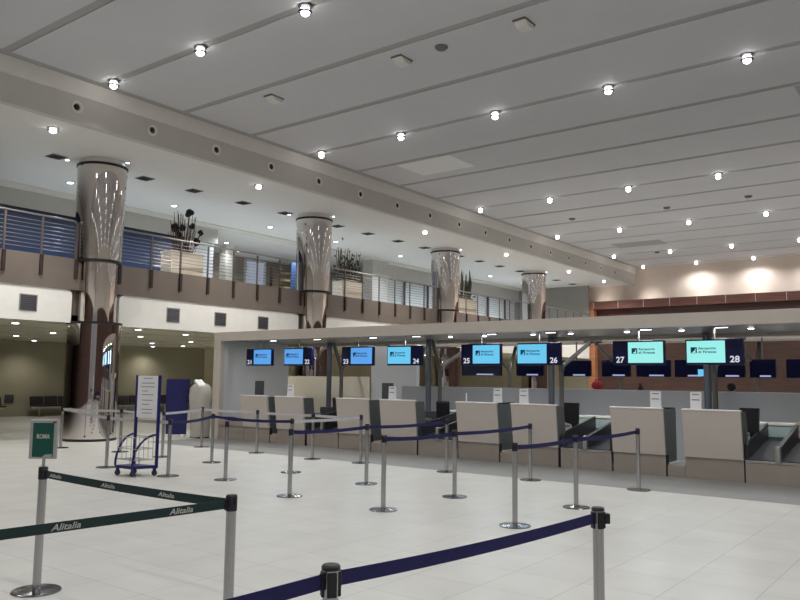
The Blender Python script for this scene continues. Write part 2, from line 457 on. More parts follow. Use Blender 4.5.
for n, (x, y) in enumerate([(-20.65,11.52),(-20.65,15.08),(-22.25,18.9),(-20.65,19.3),(-20.65,22.9),(-22.25,27.2),(-20.65,27.23),(-20.65,31.1),(-20.65,35.14),(-20.65,38.74)]):
    downlight((x,y,ZM), 'round white downlight in the bluish balcony ceiling, %s from the left' % ORD[n], 'downlights in the balcony ceiling', 400, (.8,.9,1.))
for n, (x, y) in enumerate(sorted([(-19.74,9.75),(-25.76,12.77),(-28.95,15.05),(-23.21,12.66),(-18.93,12.8),(-22.36,15.22),(-26.05,18.27),(-29.3,20.6),(-19.98,15.22),(-23.59,18.23),(-27.5,20.84)], key=lambda q: px((q[0],q[1],2.9))[0])):
    z = 2.912 if any(abs(x-c) < .35 for c in (-19.2,-21.4,-23.6,-25.8,-28.0)) else 2.93
    downlight((x,y,z), 'round downlight in the dim low ceiling under the balcony, %s from the left' % ORD[n], 'downlights under the balcony', 78, (1,.95,.86))
for y in (22.5,26,30,34,38):  # unseen lamps added to brighten the far space under the balcony
    downlight((-24.0,y,2.93), 'round downlight under the balcony beyond the check-in canopy, hidden in shadow', 'added downlights far under the balcony', 260, (1,.94,.82))
for i, yc in enumerate(COLY[1:]):
    for s_, (dx, dy) in (('left',(-.48,-.55)),('right',(.48,.3))):
        downlight((XS+dx*1.1,yc+dy*1.25,ZM), 'tiny downlight at the ceiling on the %s of the %s chrome column from the viewer' % (s_, ORD[i]), 'tiny downlights beside the columns', 0, (1,1,1)).scale = (.55,.55,.6)
for n, (x, y) in enumerate([(-24.6,20.6),(-25.8,22.3),(-24.2,24.6),(-25.6,26.2)]):
    downlight((x,y,ZM), 'downlight in the lounge ceiling behind the balcony, %s from the left' % ORD[n], 'downlights in the lounge', 80, (.85,.92,1))
# air nozzles on the fascia
pn = None
for n in range(17):
    lab = 'round air nozzle on the ceiling fascia, %s from the left' % ORD[n]; P = (-15.582, 8.73+1.932*n, 7.455)
    if pn is None:
        pn = thing('air_nozzle', lab, 'air nozzle', P, 0, 'air nozzles along the fascia')
        o = MB().lathe([(.075,.0),(.14,.0),(.14,.03),(.115,.045),(.085,.03),(.075,.0)], 28).build('nozzle_ring', 'ring', pn, True); o.rotation_euler = (0,PI/2,0)
        o = MB().lathe([(0,.008),(.03,.03),(.055,.012),(.085,.012)], 24).build('nozzle_core', 'hole', pn, True); o.rotation_euler = (0,PI/2,0)
    else: dup(pn, P, 0, lab)
# square grilles on the balcony ceiling
pv = None
for n, y in enumerate((9.88,12.47,14.16,16.07,17.9,20.54,22.28,24.17,26.02,28.65,30.42,32.29,34.32,36.4,38.49,40.54)):
    lab = 'square dark air grille in the balcony ceiling, %s from the left' % ORD[n]; P = (-18.45,y,ZM)
    if pv is None:
        pv = thing('ceiling_grille', lab, 'vent', P, 0, 'air grilles in the balcony ceiling')
        MB().span((-.2,-.2,-.015),(.2,.2,0),.004).build('grille_frame', 'ventframe', pv)
        mb = MB()
        for k in range(7): mb.box((0,-.15+.05*k,-.02),(.34,.04,.012), Matrix.Rotation(.4,4,'X'))
        mb.build('grille', 'vent', pv)
    else: dup(pv, P, 0, lab)
pw = None
for n, y in enumerate((9.15,13.25,14.92,16.62)):
    lab = 'square dark wall grille in the white band under the balcony, %s from the left' % ORD[n]; P = (XS+.02,y,3.31)
    if pw is None:
        pw = thing('wall_grille', lab, 'vent', P, 0, 'wall grilles in the white band')
        MB().span((0,-.22,-.2),(.012,.22,.2),.004).build('grille_frame', 'ventframe', pw)
        mb = MB()
        for k in range(8): mb.box((.014,0,-.157+.045*k),(.012,.38,.04), Matrix.Rotation(-.4,4,'Y'))
        mb.build('grille', 'vent', pw)
    else: dup(pw, P, 0, lab)
# sensors and hatches on the hall ceiling
ps = None
for (x, y), w in zip(((-12.79,11.95),(-9.09,11.95),(-6.33,11.97)), ('leftmost of three','middle one of three','rightmost of three')):
    lab = 'white wedge-shaped detector box on the hall ceiling, %s' % w
    if ps is None:
        ps = thing('ceiling_detector', lab, 'detector', (x,y,ZC), 0, 'detector boxes on the hall ceiling')
        MB().prism([(-.13,-.2,0),(.13,-.2,0),(.13,-.2,-.03),(-.13,-.2,-.03)], (0,.4,0)).build('backplate', 'sensorside', ps)
        MB().prism([(-.12,-.17,-.03),(-.12,.17,-.03),(-.12,.15,-.11),(-.12,-.06,-.11)], (.24,0,0)).build('casing', 'sensor', ps)
    else: dup(ps, (x,y,ZC), 0, lab)
pd = None
for n, (x, y) in enumerate(((-8.12,11.95),(-12.81,28.2),(-9.09,28.3),(-6.22,28.1),(-12.7,37.9))):
    lab = 'small grey %s on the hall ceiling' % ('smoke detector between the two wedge boxes','disc detector in the middle of the ceiling, left one','disc detector in the middle of the ceiling, second one','disc detector in the middle of the ceiling, right one','disc detector near the far left corner')[n]
    if pd is None:
        pd = thing('smoke_detector', lab, 'detector', (x,y,ZC), 0, 'disc detectors on the hall ceiling')
        MB().lathe([(0,0),(.13,0),(.13,-.02),(.09,-.06),(0,-.065)], 20).build('casing', 'sensorside', pd, True)
    else: dup(pd, (x,y,ZC), 0, lab)
for (xa, xb, ya, yb), w in (((-13.9,-12.0,18.1,19.5),'left of the third lamp row'),((-3.0,-1.1,18.1,19.5),'at the right edge of view'),((-13.8,-11.5,34.6,35.8),'near the far left corner')):
    tag(MB().span((xa,ya,ZC-.012),(xb,yb,ZC+.02),.004).build('ceiling_hatch', 'hatchlight' if xa < -13.85 else 'panel'), 'flat rectangular hatch in the hall ceiling %s' % w, 'ceiling hatch', 'ceiling hatches')
# cornice uplights grazing the far wall
pu = None
for n, x in enumerate([-17.3+2.7*k for k in range(9)]):
    lab = 'uplight hidden on the wood cornice of the far wall, %s from the left' % ORD[n] 
    if pu is None:
        pu = thing('cornice_uplight', lab, 'uplight', (x,42.05,5.9), 0, 'cornice uplights')
        MB().lathe([(0,0),(.05,0),(.06,.1),(0,.1)], 16).build('casing', 'hid', pu, True)
    else: dup(pu, (x,42.05,5.9), 0, lab)
    lamp('uplight_spot', 'SPOT', (x,42.05,6.02), 30, (1,.93,.85), .05, 2.6, 1., (x,42.69,6.4))
struct('trim_22', MB().span((XS+.25,41.95,5.72),(XR,42.69,5.9)), 'wood')

# ------------------------------------------------------------------ check-in desks
PAIR = [-4.29+.01, -7.57, -10.85, -14.12]
DX = {28:-3.66,27:-4.92,26:-6.93,25:-8.2,24:-10.2,23:-11.48,22:-13.5,21:-14.72}
YD = 13.36
def make_desk(right_of_pair):
    t = thing('check_in_desk', '', 'check-in desk', (0,YD,0), 0, 'numbered check-in desks')
    w = .465
    MB().prism([(-w,0,1.14),(-w,.06,1.14),(-w,.16,.36),(-w,.1,.36)], (2*w,0,0)).build('front_panel', 'desk', t)
    MB().span((-w-.004,-.012,1.14),(w+.004,.1,1.165),.004).build('top_edge', 'deskedge', t)
    for s in (-1, 1):
        x = s*(w-.022)
        if right_of_pair: poly = [(x-.018,.06,1.13),(x-.018,.4,1.13),(x-.018,.46,.74),(x-.018,.46,.22),(x-.018,.165,.22)]
        else: poly = [(x-.018,.06,1.13),(x-.018,.72,1.13),(x-.018,.74,1.1),(x-.018,.74,.22),(x-.018,.165,.22)]
        MB().prism(poly, (.036,0,0)).build('side_panel', 'deskside', t)
    MB().span((-w+.04,.1,.72),(w-.04,.74,.76)).build('worktop', 'desktop', t)
    MB().span((-w,.13,0),(w,.17,.36)).build('plinth', 'plinth', t)
    MB().span((w+.002,.14,0),(w+.03,.2,.36)).build('plinth_gap', 'gap', t)
    return t
dlabel = {n: 'beige-fronted check-in desk under the hanging screen numbered %d' % n for n in DX}
pdk = {}
for n, x in DX.items():
    if n % 2 not in pdk: pdk[n%2] = d_ = make_desk(n % 2 == 0); d_.location = (x,YD,0); d_['label'] = dlabel[n]
    else: dup(pdk[n%2], (x,YD,0), 0, dlabel[n])
# plinth infill between the desks of a pair, and end infill at the left wall
for i, xc in enumerate(PAIR):
    tag(MB().span((xc-.16,YD+.14,0),(xc+.14,YD+.9,.2),.01).build('step_plinth', 'plinth'), 'low metal step between desks %d and %d' % ((27,28),(25,26),(23,24),(21,22))[i], 'step', 'steps between desk pairs')
tag(MB().span((-16.12,YD+.1,.36),(-15.2,YD+.14,.5)).span((-16.12,YD+.13,0),(-15.2,YD+.17,.36)).build('plinth_panel', 'plinth'), 'metal plinth panel between the end wall and desk 21', 'plinth')
# baggage conveyors, two side by side between desk pairs
pc = None
def make_conveyor():
    t = thing('baggage_conveyor', '', 'conveyor', (0,YD,0), 0, 'baggage conveyors between the desks')
    for s in (-1, 1): MB().prism([(s*.24-.21,.16,.33),(s*.24-.21,1.7,.62),(s*.24-.21,1.7,.66),(s*.24-.21,.16,.38)], (.42,0,0)).build('belt', 'conveyor', t)
    MB().span((-.49,.12,.33),(.49,.17,.365),.005).build('front_lip', 'brushed', t)
    MB().span((-.49,.13,0),(.49,.17,.33)).build('plinth', 'plinth', t)
    for s in (-1, 1):
        MB().prism([(s*.475-.02,.17,.33),(s*.475-.02,.17,.6),(s*.475-.02,.3,.66),(s*.475-.02,1.7,.9),(s*.475-.02,1.7,.5)], (.04,0,0)).build('side_guard', 'conveyside', t)
    MB().prism([(-.03,.17,.33),(-.03,.17,.58),(-.03,1.7,.88),(-.03,1.7,.5)], (.06,0,0)).build('divider', 'conveyside', t)
    MB().box((0,.14,.48),(.085,.1,.27),bev=.025).build('end_post', 'brushed', t)
    return t
cv = [(-2.68,'right of desk 28'),(-1.70,'at the right edge, past the conveyor of desk 28'),
      (-5.92,'right of desk 26'),(-9.2,'right of desk 24'),(-12.47,'right of desk 22')]
for x, w in cv:
    wd = 'black-belted baggage conveyor %s' % w
    if pc is None: pc = make_conveyor(); pc.location = (x,YD,0); pc['label'] = wd
    else: dup(pc, (x,YD,0), 0, wd)
# pale conveyor housings behind
ph = None
for x, w in ((-6.45,'behind the conveyor right of desk 26'),(-3.1,'behind the conveyor right of desk 28'),(-9.75,'behind the conveyor right of desk 24'),(-13.0,'behind the conveyor right of desk 22')):
    wd = 'pale green-white machine housing %s' % w
    if ph is None:
        ph = thing('machine_housing', wd, 'machine housing', (x,15.35,0), 0, 'machine housings behind the conveyors')
        MB().span((-.36,-.2,0),(.36,.25,.86),.02).build('body', 'housing', ph); MB().span((-.38,-.22,.86),(.38,.27,.9),.008).build('lid', 'deskedge', ph)
    else: dup(ph, (x,15.35,0), 0, wd)
pb = None
for x, w in ((-5.75,'beside desk 27'),(-2.4,'at the right edge past desk 28')):
    wd = 'tan slatted bag rest behind the conveyors %s' % w
    if pb is None:
        pb = thing('bag_rest', wd, 'bag rest', (x,15.35,0), 0, 'bag rests')
        MB().span((-.3,-.2,.0),(.3,.2,.62),.01).build('body', 'planter', pb)
        for z in (.68,.78,.88): MB().span((-.3,-.2,z),(.3,.2,z+.05),.008).build('slat', 'planter', pb)
    else: dup(pb, (x,15.35,0), 0, wd)

# things on and behind the desks
pm = None
for x, y, w, rz in ((-7.85,14.0,'on the right side of desk 25',1.1),(-4.6,14.0,'on the right side of desk 27',1.1)):
    wd = 'black computer monitor %s' % w
    if pm is None:
        pm = thing('computer_monitor', wd, 'monitor', (x,y,.76), rz, 'desk monitors')
        MB().box((0,0,.25),(.4,.05,.3),bev=.01).build('display', 'black', pm)
        MB().cyl((0,.02,.01),(0,.02,.15),.025).build('stem', 'black', pm, True); MB().box((0,.02,.01),(.2,.16,.02),bev=.006).build('base', 'black', pm)
    else: dup(pm, (x,y,.76), rz, wd)
pf = None
for x, y, w, rz in ((-6.56,14.32,'desk 26',-.15),(-3.27,14.32,'desk 28',-.15)):
    wd = 'large black monitor on a floor stand at the right end of %s' % w
    if pf is None:
        pf = thing('floor_monitor', wd, 'monitor', (x,y,0), rz, 'monitors on floor stands')
        MB().prism([(-.16,-.03,1.18),(.16,-.03,1.18),(.14,-.03,.72),(-.16,-.03,.8)], (0,.06,0)).build('display', 'black', pf)
        MB().cyl((0,.05,.02),(0,.05,1.0),.03).build('stem', 'black', pf, True); MB().box((0,.03,.012),(.3,.26,.024),bev=.006).build('base', 'black', pf)
    else: dup(pf, (x,y,0), rz, wd)
po = None
for x, y, w, rz in ((-10.02,15.0,'right of desk 24',.3),(-13.2,15.05,'just left of desk 23',-.3)):
    wd = 'black high-back office chair %s' % w
    if po is None:
        po = thing('office_chair', wd, 'chair', (x,y,0), rz, 'office chairs behind the desks'); po.scale = (.8,.8,1)
        MB().box((0,0,.46),(.46,.46,.08),bev=.03).build('seat', 'black', po)
        MB().box((0,-.22,.86),(.4,.07,.52),Matrix.Rotation(.12,4,'X'),bev=.03).build('backrest', 'black', po)
        MB().cyl((0,0,.08),(0,0,.43),.03).build('gas_lift', 'brushed', po, True)
        for k in range(5):
            a = 2*PI*k/5; l = MB().tube([(0,0,.1),(.28*math.cos(a),.28*math.sin(a),.06)],.02).build('leg', 'brushed', po)
            MB().sphere((.28*math.cos(a),.28*math.sin(a),.03),.03,seg=8).build('caster', 'black', l)
    else: dup(po, (x,y,0), rz, wd).scale = (.85,.85,1)
pl = None
for x, y, w in ((-4.59,13.6,'standing on desk 27'),(-3.91,13.6,'standing on desk 28'),(-10.37,13.6,'standing on desk 24'),(-7.15,13.6,'standing on desk 26'),(-7.73,13.6,'standing on desk 25'),(-13.5,13.6,'standing on desk 22')):
    wd = 'white folded notice stand with grey lines %s' % w
    if pl is None:
        pl = thing('notice_stand', wd, 'notice', (x,YD+.06,1.165), 0, 'notices on the desks')
        MB().prism([(-.09,.0,0),(-.09,.015,.28),(-.09,.03,.28),(-.09,.05,0)], (.18,0,0)).build('sheet', 'paper', pl)
        for z, ww in ((.24,.12),(.15,.13)): MB().box((0,.0+z*.055-.004,z),(ww,.003,.018)).build('printed_line', 'greyprint', pl)
    else: dup(pl, (x,YD+.06,1.165), 0, wd)
dm = None
for x, w in ((-14.9,'on desk 21'),(-10.72,'on desk 24 beside the white notice')):
    wd = 'dark grey upright display %s' % w
    if dm is None:
        dm = thing('desk_display', wd, 'display', (x,YD+.36,.76), 0, 'dark displays on the desks')
        MB().box((0,0,.58),(.3,.05,.36),bev=.01).build('display', mat('dark_grey_case', (70,74,78), .4), dm)
        MB().cyl((0,.03,0),(0,.03,.42),.02).build('stem', 'black', dm, True); MB().box((0,.03,.01),(.2,.16,.02)).build('base', 'black', dm)
    else: dup(dm, (x,YD+.36,.76), 0, wd)
tag(MB().cyl((-8.45,YD+.06,1.165),(-8.45,YD+.06,1.34),.012).build('pen_holder', 'paper'), 'slim white pen stand on top of desk 25', 'pen stand')

# ------------------------------------------------------------------ canopy with end wall, posts, struts
cn = thing('check_in_canopy', 'long beige canopy over the check-in desks with a solid left end wall', 'canopy', (0,13.45,0))
MB().span((-16.4,-.02,2.56),(1.5,.13,2.79),.006).build('front_beam', 'canopy', cn)
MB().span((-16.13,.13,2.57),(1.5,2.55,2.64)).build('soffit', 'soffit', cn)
MB().span((-16.13,2.45,2.5),(1.5,2.56,2.75)).build('rear_beam', 'canopy', cn)
MB().span((-16.38,.13,0),(-16.13,2.5,2.79)).build('end_wall', 'endwall', cn)
MB().span((-16.4,-.02,0),(-16.13,.13,2.56),.006).build('end_post', 'canopy', cn)
cb = thing('rear_canopy', 'second canopy beam parallel to the front one, over the back row of desks', 'canopy', (0,19.3,0))
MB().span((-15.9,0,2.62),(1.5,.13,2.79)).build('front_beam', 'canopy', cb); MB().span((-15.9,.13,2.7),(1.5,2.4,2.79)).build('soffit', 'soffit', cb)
pp = None
for xc, w in zip(PAIR, ('between desks 27 and 28','between desks 25 and 26','between desks 23 and 24','between desks 21 and 22')):
    lab = 'round blue-grey canopy post %s' % w
    if pp is None:
        pp = thing('canopy_post', lab, 'post', (xc,15.5,0), 0, 'round canopy posts')
        MB().cyl((0,0,.02),(0,0,2.57),.068,20).build('shaft', 'post', pp, True); MB().cyl((0,0,0),(0,0,.03),.11,20).build('base_plate', 'post', pp, True)
        MB().box((0,0,.42),(.34,.3,.84),bev=.01).build('cable_box', mat('dark_cable_box', (60,62,68), .5), pp)
    else: dup(pp, (xc,15.5,0), 0, lab)
py = None
for side, yb in (('front', 16.0), ('back', 19.55)):
    for xc, w in zip(PAIR, ('27 and 28','25 and 26','23 and 24','21 and 22')):
        lab = 'forked grey Y-shaped canopy support, %s row behind desks %s' % (side, w)
        rz = 0 if side == 'front' else PI
        if py is None:
            py = thing('canopy_strut', lab, 'strut', (xc,yb,0), rz, 'forked canopy supports')
            MB().cyl((0,0,0),(0,0,1.86),.052,16).build('trunk', 'strut', py, True)
            MB().tube([(0,0,1.8),(0,.08,1.95),(0,1.66,2.56)],.05,10).build('arm', 'strut', py, True)
            MB().tube([(0,0,1.8),(0,-.05,1.95),(0,-.36,2.58)],.05,10).build('arm', 'strut', py, True)
            MB().box((0,1.72,2.58),(.3,.34,.1),bev=.02).build('head_plate', 'strut', py)
        else: dup(py, (xc,yb,0), rz, lab)
# partitions behind the staff
tag(MB().span((-12.3,16.35,0),(1.5,16.47,1.43),.005).build('low_partition', 'partition'), 'long low grey partition behind the desks numbered 24 to 28', 'partition')
tag(MB().span((-13.55,16.6,0),(-12.0,16.72,2.5)).build('tall_partition', 'endwall'), 'tall grey-blue partition panel behind screens 23 and 24', 'partition')
tag(MB().span((-17.6,16.5,0),(-13.6,16.6,1.66),.005).build('beige_partition', mat('cream_partition', (222,215,196), .7)), 'low beige partition behind desks 21 and 22', 'partition')
# soffit lights
pst = None
for n, x in enumerate((-14.54,-13.01,-11.24,-10.01,-8.09,-6.76,-4.87,-3.56)):
    lab = 'small rectangular white strip light under the canopy, %s from the left' % ORD[n]
    if pst is None:
        pst = thing('strip_light', lab, 'strip light', (x,13.82,2.57), 0, 'strip lights under the canopy')
        MB().box((0,0,-.01),(.24,.07,.02),bev=.004).build('casing', 'hid', pst); MB().box((0,0,-.023),(.2,.034,.01),bev=.003).build('diffuser', 'strip', pst)
    else: dup(pst, (x,13.82,2.57), 0, lab)
    lamp('strip_lamp', 'AREA', (x,13.82,2.525), 13, (1,.98,.96), .2)
for n, x in enumerate((-9.49,-8.61,-7.44,-6.6,-5.44,-4.41,-3.22)):
    t = downlight((x,14.4,2.57), 'tiny round lamp under the canopy, %s from the left' % ORD[n], 'tiny round lamps under the canopy', 22, (.95,1,.98), angle=2.6); t.scale = (.6,.6,1)

# ------------------------------------------------------------------ hanging numbered screens
SC = {28:(-3.68,'scr_pale'),27:(-5.0,'scr_pale'),26:(-7.0,'scr_mid'),25:(-8.32,'scr_mid'),24:(-10.3,'scr_mid'),23:(-11.67,'scr_blue'),22:(-13.6,'scr_blue'),21:(-15.0,'scr_blue')}
for n, (x, sm) in SC.items():
    s = 1 if n % 2 == 0 else -1           # number panel on the right for even numbers
    t = thing('hanging_screen', 'flat screen hanging from the canopy, lit pale blue, with white number %d' % n, 'screen', (x,13.8,2.13), 0, 'numbered screens over the desks')
    ca = MB().box((0,0,0),(.95,.09,.44),bev=.008).build('casing', 'tv', t)
    sx = -s*.135
    sc = MB().box((sx,-.047,.005),(.635,.006,.375)).build('screen', sm, t)
    lx = sx-.25
    MB().prism([(lx,-.0515,.085),(lx+.105,-.0515,.085),(lx+.105,-.0515,-.02),(lx,-.0515,-.02)], (0,.002,0)).build('emblem_field', mat('emblem_teal', (20,70,110), .6), sc)
    MB().prism([(lx+.012,-.053,-.012),(lx+.06,-.053,.02),(lx+.09,-.053,.075),(lx+.078,-.053,.015),(lx+.088,-.053,-.012)], (0,.002,0)).build('emblem_swoosh', sm, sc)
    for txt, z, wd in (('Aeroporto',.045,.30),('di Firenze',-.018,.30)):
        text_obj('lettering', txt, .062, 'navyprint', sc, Matrix.Translation((lx+.125,-.051,z)) @ FACE_Y, wd, bold=.0012)
    text_obj('number', str(n), .15, 'numglow', ca, Matrix.Translation((s*.335,-.047,-.175)) @ FACE_Y, .155, align='CENTER', bold=.003)
    MB().cyl((0,.0,.2),(0,.0,.44),.016).build('hanger', 'strut', t, True)
    lamp('screen_glow', 'AREA', (x+sx,13.72,2.13), 3.0, (.5,.8,1), .4, target=(x+sx,10,1.6))
# dark back-row screens seen under the canopy
pbk = None
for n, (xa, xb) in enumerate(((-12.1,-10.8),(-10.32,-9.5),(-8.95,-8.15),(-7.85,-7.1),(-6.95,-6.1),(-6.0,-5.2),(-5.1,-4.4),(-4.3,-3.75),(-3.54,-2.6))):
    lab = 'dark switched-off screen of the back desk row, %s from the left' % ORD[n]
    w = xb-xa
    t = thing('back_row_screen', lab, 'screen', ((xa+xb)/2,19.0,1.94), 0, 'dark screens of the back row')
    MB().box((0,0,0),(w,.08,.42),bev=.008).build('casing', 'tvback', t)
    MB().cyl((0,0,.2),(0,0,.71),.02).build('hanger', 'strut', t, True)
    MB().box((.1*w,-.042,-.17),(.42*w,.006,.035)).build('painted_reflection', 'scr_reflection', t)  # glowing bar put in for a bright reflection on the dark screen
    if n in (5,8): MB().box((.28*w,-.042,-.1),(.18*w,.006,.16)).build('reflection_corner', 'scr_mid' if n == 5 else 'scr_reflection', t)  # glowing upright of the same L-shaped painted reflection

# people far behind the partition
def person(loc, rz, label, cloth, hair):
    t = thing('person', label, 'person', loc, rz)
    bm = bmesh.new()
    J = [(0,0,.92,.13),(0,0,1.1,.13),(0,0,1.3,.15),(0,0,1.43,.1),(0,0,1.5,.055),(0,-.01,1.56,.075),(0,-.015,1.64,.088),(0,0,1.71,.07),
         (.17,0,1.4,.06),(.2,-.03,1.15,.045),(.17,-.2,1.0,.035),(-.17,0,1.4,.06),(-.2,-.03,1.15,.045),(-.17,-.2,1.0,.035),
         (.09,0,.85,.09),(.1,0,.48,.06),(.1,.02,.06,.045),(.1,-.12,.03,.035),(-.09,0,.85,.09),(-.1,0,.48,.06),(-.1,.02,.06,.045),(-.1,-.12,.03,.035)]
    E_ = [(0,1),(1,2),(2,3),(3,4),(4,5),(5,6),(6,7),(3,8),(8,9),(9,10),(3,11),(11,12),(12,13),(0,14),(14,15),(15,16),(16,17),(0,18),(18,19),(19,20),(20,21)]
    me = bpy.data.meshes.new('body'); me.from_pydata([j[:3] for j in J], E_, [])
    o = bpy.data.objects.new('body', me); COL.objects.link(o); o.parent = t
    md = o.modifiers.new('skin', 'SKIN'); o.modifiers.new('sub', 'SUBSURF').levels = 1
    o.modifiers['sub'].render_levels = 2
    for v, j in zip(me.skin_vertices[0].data, J): v.radius = (j[3], j[3]*.85)
    me.skin_vertices[0].data[0].use_root = True
    me.materials.append(M['skin'])
    MB().sphere((0,.015,1.67),.105,(1,1.05,1.05)).build('hair', hair, t, True)
    MB().lathe([(.12,.8),(.17,1.0),(.19,1.25),(.2,1.38),(.14,1.45),(.07,1.48)], 20).build('jacket', cloth, t, True)
    for s in (-.035,.035): MB().sphere((s,-.1,1.645),.012,seg=8).build('eye', 'black', t)
    MB().sphere((0,-.108,1.62),.016,(.8,1,1.3),8).build('nose', 'skin', t)
    return t
person((-5.05,20.4,-.17+.0), 2.6, 'person with dark hair, only the head showing above the partition right of screen 28', 'darkcloth', 'hair')['kind'] = 'thing'
rb = thing('red_bag', 'small red bag resting on the low partition in front of the dark wood wall', 'bag', (-6.9,16.41,1.43))
MB().sphere((0,0,.09),.1,(1.4,.6,.95),16).build('body', 'redcloth', rb, True); MB().tube([(-.06,0,.16),(-.04,0,.22),(.04,0,.22),(.06,0,.16)],.01).build('handle', 'redcloth', rb, True)
bl = thing('telephone', 'small black telephone on the low partition behind desk 27', 'telephone', (-5.92,16.41,1.43))
MB().box((0,0,.04),(.09,.1,.08),bev=.01).build('body', 'black', bl); MB().box((0,-.02,.11),(.05,.05,.09),bev=.015).build('handset', 'black', bl)

# ------------------------------------------------------------------ queue posts and belts
HS = .905
def make_post(near=False):
    t = thing('queue_post', '', 'queue post', (0,0,0), 0, 'chrome queue posts')
    MB().lathe([(0,0),(.172,0),(.175,.006),(.17,.012),(.06,.022),(.034,.03),(0,.03)], 40).build('base', 'basesteel', t, True)
    MB().cyl((0,0,.02),(0,0,HS-.075),.03,24).build('pole', 'steel', t, True)
    if near:
        MB().cyl((0,0,HS-.1),(0,0,HS-.005),.0318,24).build('head', 'steel', t, True)
        for a in (0,PI/2,PI,3*PI/2):
            MB().box((.03*math.cos(a+YAW+.25),.03*math.sin(a+YAW+.25),HS-.058),(.014,.036,.09),Matrix.Rotation(a+YAW+.25,4,'Z'),bev=.004).build('belt_slot', 'black', t)
        MB().lathe([(0,HS-.008),(.035,HS-.008),(.0355,HS+.004),(.03,HS+.011),(0,HS+.012)], 24).build('cap', 'black', t, True)
    else:
        MB().lathe([(0,HS-.085),(.033,HS-.085),(.034,HS-.08),(.034,HS),(.028,HS+.008),(0,HS+.01)], 24).build('head', 'head', t, True)
    return t
POSTS = {
 's1':(-5.72,3.105),'s2':(-3.582,3.105),'s3':(-1.97,2.195),'s4':(-1.735,4.11),
 's5':(-7.64,7.64),'s18':(-7.65,9.29),'s20':(-7.6,11.43),
 's19':(-5.99,7.61),'s21':(-5.91,9.09),'s23':(-5.97,11.43),
 's22':(-4.24,7.75),'s24':(-4.25,9.38),'s25':(-4.21,11.5),
 's6':(-9.53,9.55),'s8':(-9.59,8.17),'s17':(-9.62,11.5),'s7':(-10.77,11.38),'s9':(-11.72,9.64),'s10':(-12.51,11.49),'s11':(-14.46,11.58),
 's12':(-10.62,7.86),'s12b':(-13.23,9.63),'s13':(-12.41,7.88),'s14':(-14.72,9.65),'s15':(-16.44,9.29),
 'g':(-3.76,.95),'n':(-2.17,.53)}
PL = {
 's1':'chrome queue post carrying the green ROMA sign at the left','s2':'foreground chrome queue post where the two green belts meet',
 's3':'chrome queue post at the bottom edge of the picture, black cap, navy belt','s4':'foreground chrome queue post at right with the navy belt end',
 's5':'near post of the third navy belt row from the right','s18':'middle post of the third navy belt row from the right','s20':'far post of the third navy belt row, before desk 25',
 's19':'near post of the second navy belt row from the right','s21':'middle post of the second navy belt row from the right','s23':'far post of the second navy belt row, before desk 26',
 's22':'near post of the rightmost navy belt row','s24':'middle post of the rightmost navy belt row','s25':'far post of the rightmost navy belt row, before desk 27',
 's6':'queue post behind the near post of the third navy row, pale belt to its right','s8':'queue post standing alone without a belt, left of the navy belt rows',
 's17':'queue post before desk 23 where the pale belts end','s7':'queue post before desk 22 holding pale belts on both sides','s9':'queue post with navy belts on both sides in front of the end wall',
 's10':'queue post before desk 21 holding pale belts','s11':'queue post beside the white covered machine','s12':'queue post just right of the wheeled sign',
 's12b':'queue post half hidden behind the wheeled sign','s13':'queue post in front of the near chrome column, left of the wheeled sign','s14':'queue post between chrome column and wheeled sign',
 's15':'leftmost far queue post at the left side of the near chrome column','g':'queue post outside the picture holding the green belt','n':'queue post outside the picture holding the navy belt'}
pfar = pnear = None; POBJ = {}
for k, (x, y) in POSTS.items():
    near = k in ('s3','s4','n')
    if near:
        if pnear is None: pnear = make_post(True); o = pnear; o.location = (x,y,0)
        else: o = dup(pnear, (x,y,0), 0, '')
    else:
        if pfar is None: pfar = make_post(False); o = pfar; o.location = (x,y,0)
        else: o = dup(pfar, (x,y,0), 0, '')
    o['label'] = PL[k]; POBJ[k] = o
def belt(a, b, m, sag=.02, h=.05, z=HS-.045, twist=False, za=None):
    A = Vector(POSTS[a]+(z,)); B = Vector(POSTS[b]+(z,)); d = (B-A); L = d.length; u = d/L; n = Vector((-u.y,u.x,0))
    o = Vector(POBJ[a].location)
    A2 = A+u*.034; B2 = B-u*.034
    mb = MB(); N = 24; rows_ = []
    for i in range(N+1):
        t = i/N; p = A2.lerp(B2, t)-Vector((0,0,sag*4*t*(1-t)))-o
        hh = h/2*(1+(.5*math.exp(-((t-.25)/.08)**2) if twist else 0))
        rows_.append([mb.bm.verts.new(p+n*sx*.0012+Vector((0,0,sz*hh))) for sx, sz in ((-1,-1),(1,-1),(1,1),(-1,1))])
    for r0, r1 in zip(rows_, rows_[1:]):
        for q in range(4): mb.bm.faces.new((r0[q], r0[(q+1)%4], r1[(q+1)%4], r1[q]))
    mb.bm.faces.new(rows_[0]); mb.bm.faces.new(rows_[-1][::-1])
    ob = mb.build('belt', m, POBJ[a])
    for q, sgn in ((A2,1),(B2,-1)):
        c = q+u*sgn*.004-o; ang = math.atan2(u.y,u.x)
        MB().box(c,(.022,.016,.062),Matrix.Rotation(ang,4,'Z'),bev=.003).build('belt_clip', 'black', ob)
    return ob, A2, B2, u, n, o, sag
def belt_text(info, ts, height, width, facing):
    ob, A, B, u, n, o, sag = info
    for t in ts:
        p = A.lerp(B, t)-Vector((0,0,sag*4*t*(1-t)))-o
        dirx = u*facing; out = Vector((dirx.y,-dirx.x,0))
        m = Matrix((dirx, Vector((0,0,1)), out)).transposed().to_4x4(); m.translation = p+out*.0022-Vector((0,0,height*.36))
        text_obj('lettering', 'Alitalia', height*1.05, 'letter', ob, m, width, shear=.25, ext=.0004, align='CENTER', bold=.0006)
g1 = belt('s1','s2','green',.012,.055); belt_text(g1, (.07,.40,.715), .036, .165, 1)
g2 = belt('s2','g','green',.0,.05); belt_text(g2, (.145,.455), .042, .15, -1)
